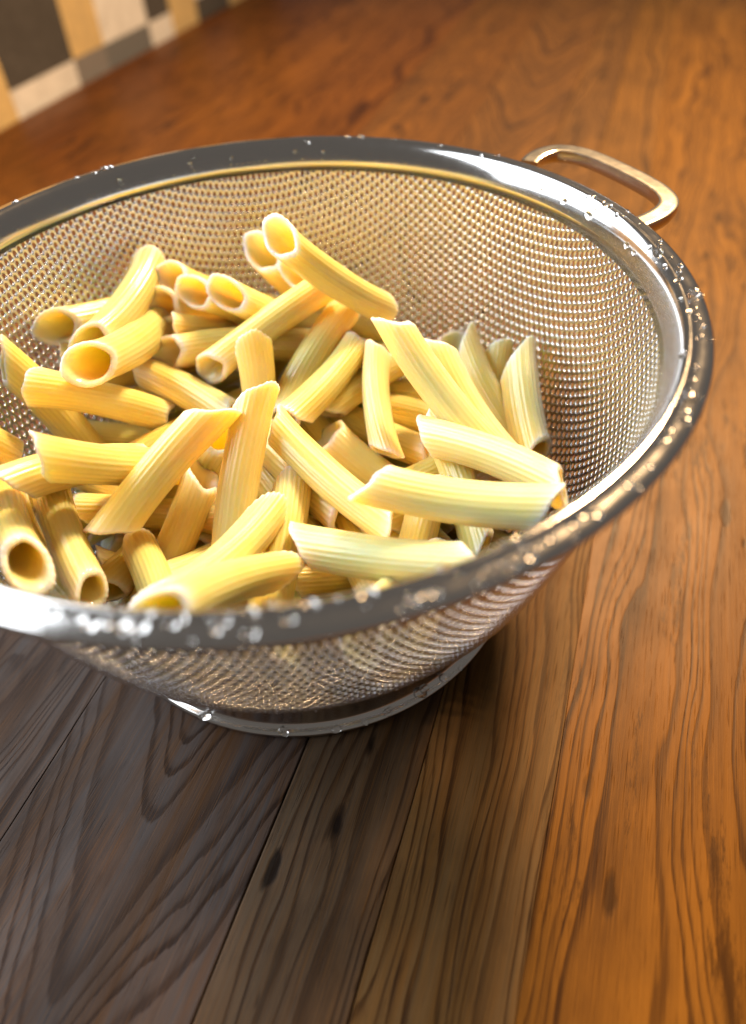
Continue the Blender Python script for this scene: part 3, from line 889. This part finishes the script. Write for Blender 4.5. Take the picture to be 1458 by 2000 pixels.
def put_drop(theta, r, z, normal_rz, size, parent, k):
    o = bpy.data.objects.new("water_drop", DROPS[k % 5])
    c, s = math.cos(theta), math.sin(theta)
    o.location = Vector((r * c, r * s, z)) * DM
    n = Vector((normal_rz[0] * c, normal_rz[0] * s, normal_rz[1]))
    o.rotation_euler = (n.to_track_quat('Z', 'Y') @ Vector((0, 0, 1)).to_track_quat('Z', 'Y')).to_euler()
    o.scale = (size * DM,) * 3
    o.parent = parent
    COL.objects.link(o)


RIMA = np.array(RIM)


def on_profile(prof, lo, hi, r):
    seg = prof[lo:hi]
    for a, b in zip(seg[:-1], seg[1:]):
        if min(a[0], b[0]) <= r <= max(a[0], b[0]):
            t = (r - a[0]) / (b[0] - a[0] + 1e-9)
            n = np.array([-(b[1] - a[1]), b[0] - a[0]])
            n /= np.hypot(*n)
            return a[1] + t * (b[1] - a[1]), n
    return seg[-1][1], np.array([0.3, 0.95])


RIM_DROPS = [(-1.9414, 1.0619, 0.0116), (-1.9194, 1.0734, 0.0116), (-1.9106, 1.0651, 0.0084), (-1.8763, 1.0579, 0.0199), (-1.8411, 1.0667, 0.0137), (-1.8332, 1.0474, 0.0084), (-1.8596, 1.0711, 0.0084), (-1.7956, 1.0599, 0.0116), (-1.7817, 1.0508, 0.0105), (-1.7165, 1.0568, 0.0116), (-1.7376, 1.0556, 0.0073), (-1.6758, 1.0483, 0.0116), (-1.6759, 1.0827, 0.0116), (-1.6483, 1.0293, 0.0095), (-1.63, 1.0392, 0.0105), (-1.6043, 1.0384, 0.0084), (-1.5826, 1.0457, 0.0105), (-1.6177, 1.0645, 0.0105), (-1.495, 1.0417, 0.0168), (-1.5508, 1.015, 0.0084), (-1.3629, 1.0386, 0.0126), (-1.347, 1.051, 0.0116), (-1.4086, 1.0717, 0.0116), (-1.3934, 1.076, 0.0105), (-1.4291, 1.0778, 0.0105), (-1.3257, 1.0881, 0.0116), (-1.2701, 1.087, 0.0095), (-1.2587, 1.0813, 0.0105), (-1.2246, 1.0502, 0.0105), (-1.2257, 1.0793, 0.0116), (-1.2494, 1.0412, 0.0084), (-1.1762, 1.0701, 0.0084), (-1.1224, 1.0678, 0.0105), (-1.0958, 1.0636, 0.0116), (-1.0758, 1.0768, 0.0105), (-0.6814, 1.0647, 0.0199), (-0.8353, 1.0686, 0.0116), (-0.8023, 1.0654, 0.0105), (-0.7541, 1.0793, 0.0095), (-0.7305, 1.0742, 0.0095), (-0.847, 1.0614, 0.0116), (-0.6264, 1.0644, 0.0084), (-0.5798, 1.0634, 0.0084), (-0.9721, 1.0852, 0.0095), (-0.9839, 1.0718, 0.0084), (-0.2734, 1.078, 0.0147), (-0.2867, 1.0872, 0.0116), (-0.0868, 1.0397, 0.0158), (-0.2308, 1.047, 0.0116), (-0.0411, 1.0661, 0.0073), (-0.3742, 1.0462, 0.0084), (-0.3456, 1.0672, 0.0063), (-0.4608, 1.0691, 0.0084), (0.2193, 1.043, 0.0084), (0.1989, 1.046, 0.0095), (0.2826, 1.0364, 0.0073), (0.1482, 1.0375, 0.0073), (2.3688, 1.0598, 0.0105), (-2.0238, 1.0646, 0.0084), (-1.9817, 1.0596, 0.0095), (2.0542, 1.0546, 0.0137), (2.0328, 1.0638, 0.0116), (2.0936, 1.0463, 0.0073), (2.0262, 1.015, 0.0116), (1.774, 1.015, 0.0095), (1.7542, 1.0248, 0.0073), (1.3556, 1.0318, 0.0095), (1.3995, 1.0163, 0.0073), (1.2154, 1.0558, 0.0105), (1.1704, 1.0547, 0.0126), (1.0531, 1.0553, 0.0073), (2.15, 1.0602, 0.0084), (1.299, 1.015, 0.0063), (0.7262, 1.0378, 0.0073), (0.8836, 1.0464, 0.0063), (1.6264, 1.015, 0.0063), (-0.007, 1.015, 0.0084), (-0.1541, 1.0363, 0.0084), (-0.5405, 1.033, 0.0095), (-0.3143, 1.0363, 0.0063), (0.3613, 1.015, 0.0105), (0.2439, 1.015, 0.0137), (0.5675, 1.015, 0.0084), (0.0385, 1.015, 0.0095), (0.4623, 1.015, 0.0073), (-0.9551, 1.0243, 0.0044), (-1.2914, 1.0898, 0.0031), (-0.0367, 1.0299, 0.0044), (-1.1767, 1.0648, 0.0042), (-0.0486, 1.0346, 0.0073), (-0.1458, 1.0795, 0.0074), (-0.9389, 1.0387, 0.0058), (0.5857, 1.0614, 0.0033), (-0.463, 1.0907, 0.0068), (-0.9639, 1.0784, 0.0067), (-0.3035, 1.0257, 0.0039), (-2.5901, 1.0458, 0.0051), (-1.8586, 1.0603, 0.0068), (-1.8289, 1.0392, 0.0073), (-2.328, 1.0774, 0.0057), (-2.8069, 1.0476, 0.007), (-0.3906, 1.0688, 0.0067), (-2.6617, 1.0897, 0.0044), (-0.2729, 1.0664, 0.0042), (-1.2995, 1.0638, 0.0063), (-0.4153, 1.0755, 0.0066), (-1.6012, 1.0259, 0.0041), (-1.9239, 1.0277, 0.0061), (-2.411, 1.0735, 0.0051), (-0.6712, 1.0902, 0.005), (-1.5027, 1.064, 0.0044), (-1.7104, 1.0492, 0.0066), (-0.0148, 1.0815, 0.0053), (-2.6071, 1.0776, 0.0053), (0.0833, 1.0706, 0.0037), (0.7669, 1.0289, 0.0036), (-0.1124, 1.0668, 0.0068), (-1.4177, 1.0951, 0.0053), (-1.7259, 1.0742, 0.0074), (-0.0184, 1.073, 0.0047), (-0.9855, 1.0348, 0.0043), (-0.0568, 1.0263, 0.0031), (-1.7467, 1.0279, 0.0057), (0.1629, 1.0309, 0.0031), (-1.2021, 1.0734, 0.004), (-0.7642, 1.074, 0.0069), (-0.117, 1.0286, 0.0041), (-2.6142, 1.0362, 0.0054), (-0.576, 1.0612, 0.0056), (-2.2975, 1.0943, 0.0036), (-0.174, 1.0699, 0.0038), (-2.1712, 1.0335, 0.0073), (0.1269, 1.0454, 0.0031), (-2.4512, 1.073, 0.0042), (-1.8955, 1.0704, 0.0059), (-0.5953, 1.0612, 0.0037), (-1.4345, 1.0607, 0.0049), (-1.1397, 1.0918, 0.0067), (-2.665, 1.0489, 0.0045), (-2.3977, 1.0302, 0.0049), (-2.5882, 1.0934, 0.0035), (-1.1295, 1.0633, 0.0031), (0.1682, 1.0883, 0.0061), (-2.2778, 1.022, 0.0059), (0.6982, 1.0726, 0.0037), (-1.8469, 1.0798, 0.0049), (-0.7123, 1.0337, 0.0033), (-1.4348, 1.0802, 0.0048), (0.6986, 1.0834, 0.0032), (-2.0967, 1.065, 0.0046), (-2.678, 1.083, 0.0034), (-1.8672, 1.0807, 0.0043), (0.233, 1.0238, 0.0067), (-2.2243, 1.0826, 0.0052), (-0.9156, 1.0772, 0.0065), (-1.8442, 1.0929, 0.0038), (-1.0562, 1.0735, 0.0032), (0.2658, 1.0448, 0.0072), (-0.3753, 1.0658, 0.0058), (-1.4517, 1.0843, 0.0054), (-1.2749, 1.0644, 0.0067), (-1.5416, 1.0444, 0.0039), (-1.0868, 1.0739, 0.0035), (-1.0889, 1.0315, 0.0048), (-1.7607, 1.0893, 0.0043), (0.6992, 1.0946, 0.0062), (-2.0763, 1.0716, 0.0046), (0.8017, 1.0661, 0.0034), (-2.102, 1.0418, 0.0032), (-0.3105, 1.0758, 0.0044), (-0.9488, 1.0694, 0.0037), (-1.8505, 1.0342, 0.0059), (-0.7625, 1.0913, 0.0048), (-2.3787, 1.08, 0.0062), (-0.7851, 1.0475, 0.004)]
for k, (th, r, size) in enumerate(RIM_DROPS):
    z, n = on_profile(RIMA, 0, 14, r)
    put_drop(th, r, z, n, size, rim, k)
FOOT_DROPS = [(-2.1481, 0.7201, 0.0188), (-1.798, 0.7228, 0.015), (-1.5787, 0.7277, 0.0125), (-1.4571, 0.725, 0.0113), (-1.3553, 0.7209, 0.0125), (-1.3446, 0.715, 0.0087), (-1.188, 0.7139, 0.0188), (-1.1618, 0.7096, 0.0138), (-1.0596, 0.7165, 0.015), (-1.8236, 0.69, 0.0063), (-1.2879, 0.69, 0.0063), (-1.1659, 0.69, 0.0063), (-1.9562, 0.69, 0.005), (-1.6541, 0.69, 0.005), (-0.9713, 0.7265, 0.0075)]
FOOTA = np.array(FOOT)
for k, (th, r, size) in enumerate(FOOT_DROPS):
    z, n = on_profile(FOOTA, 0, 11, r)
    put_drop(th, r, z, n, size, foot, k)
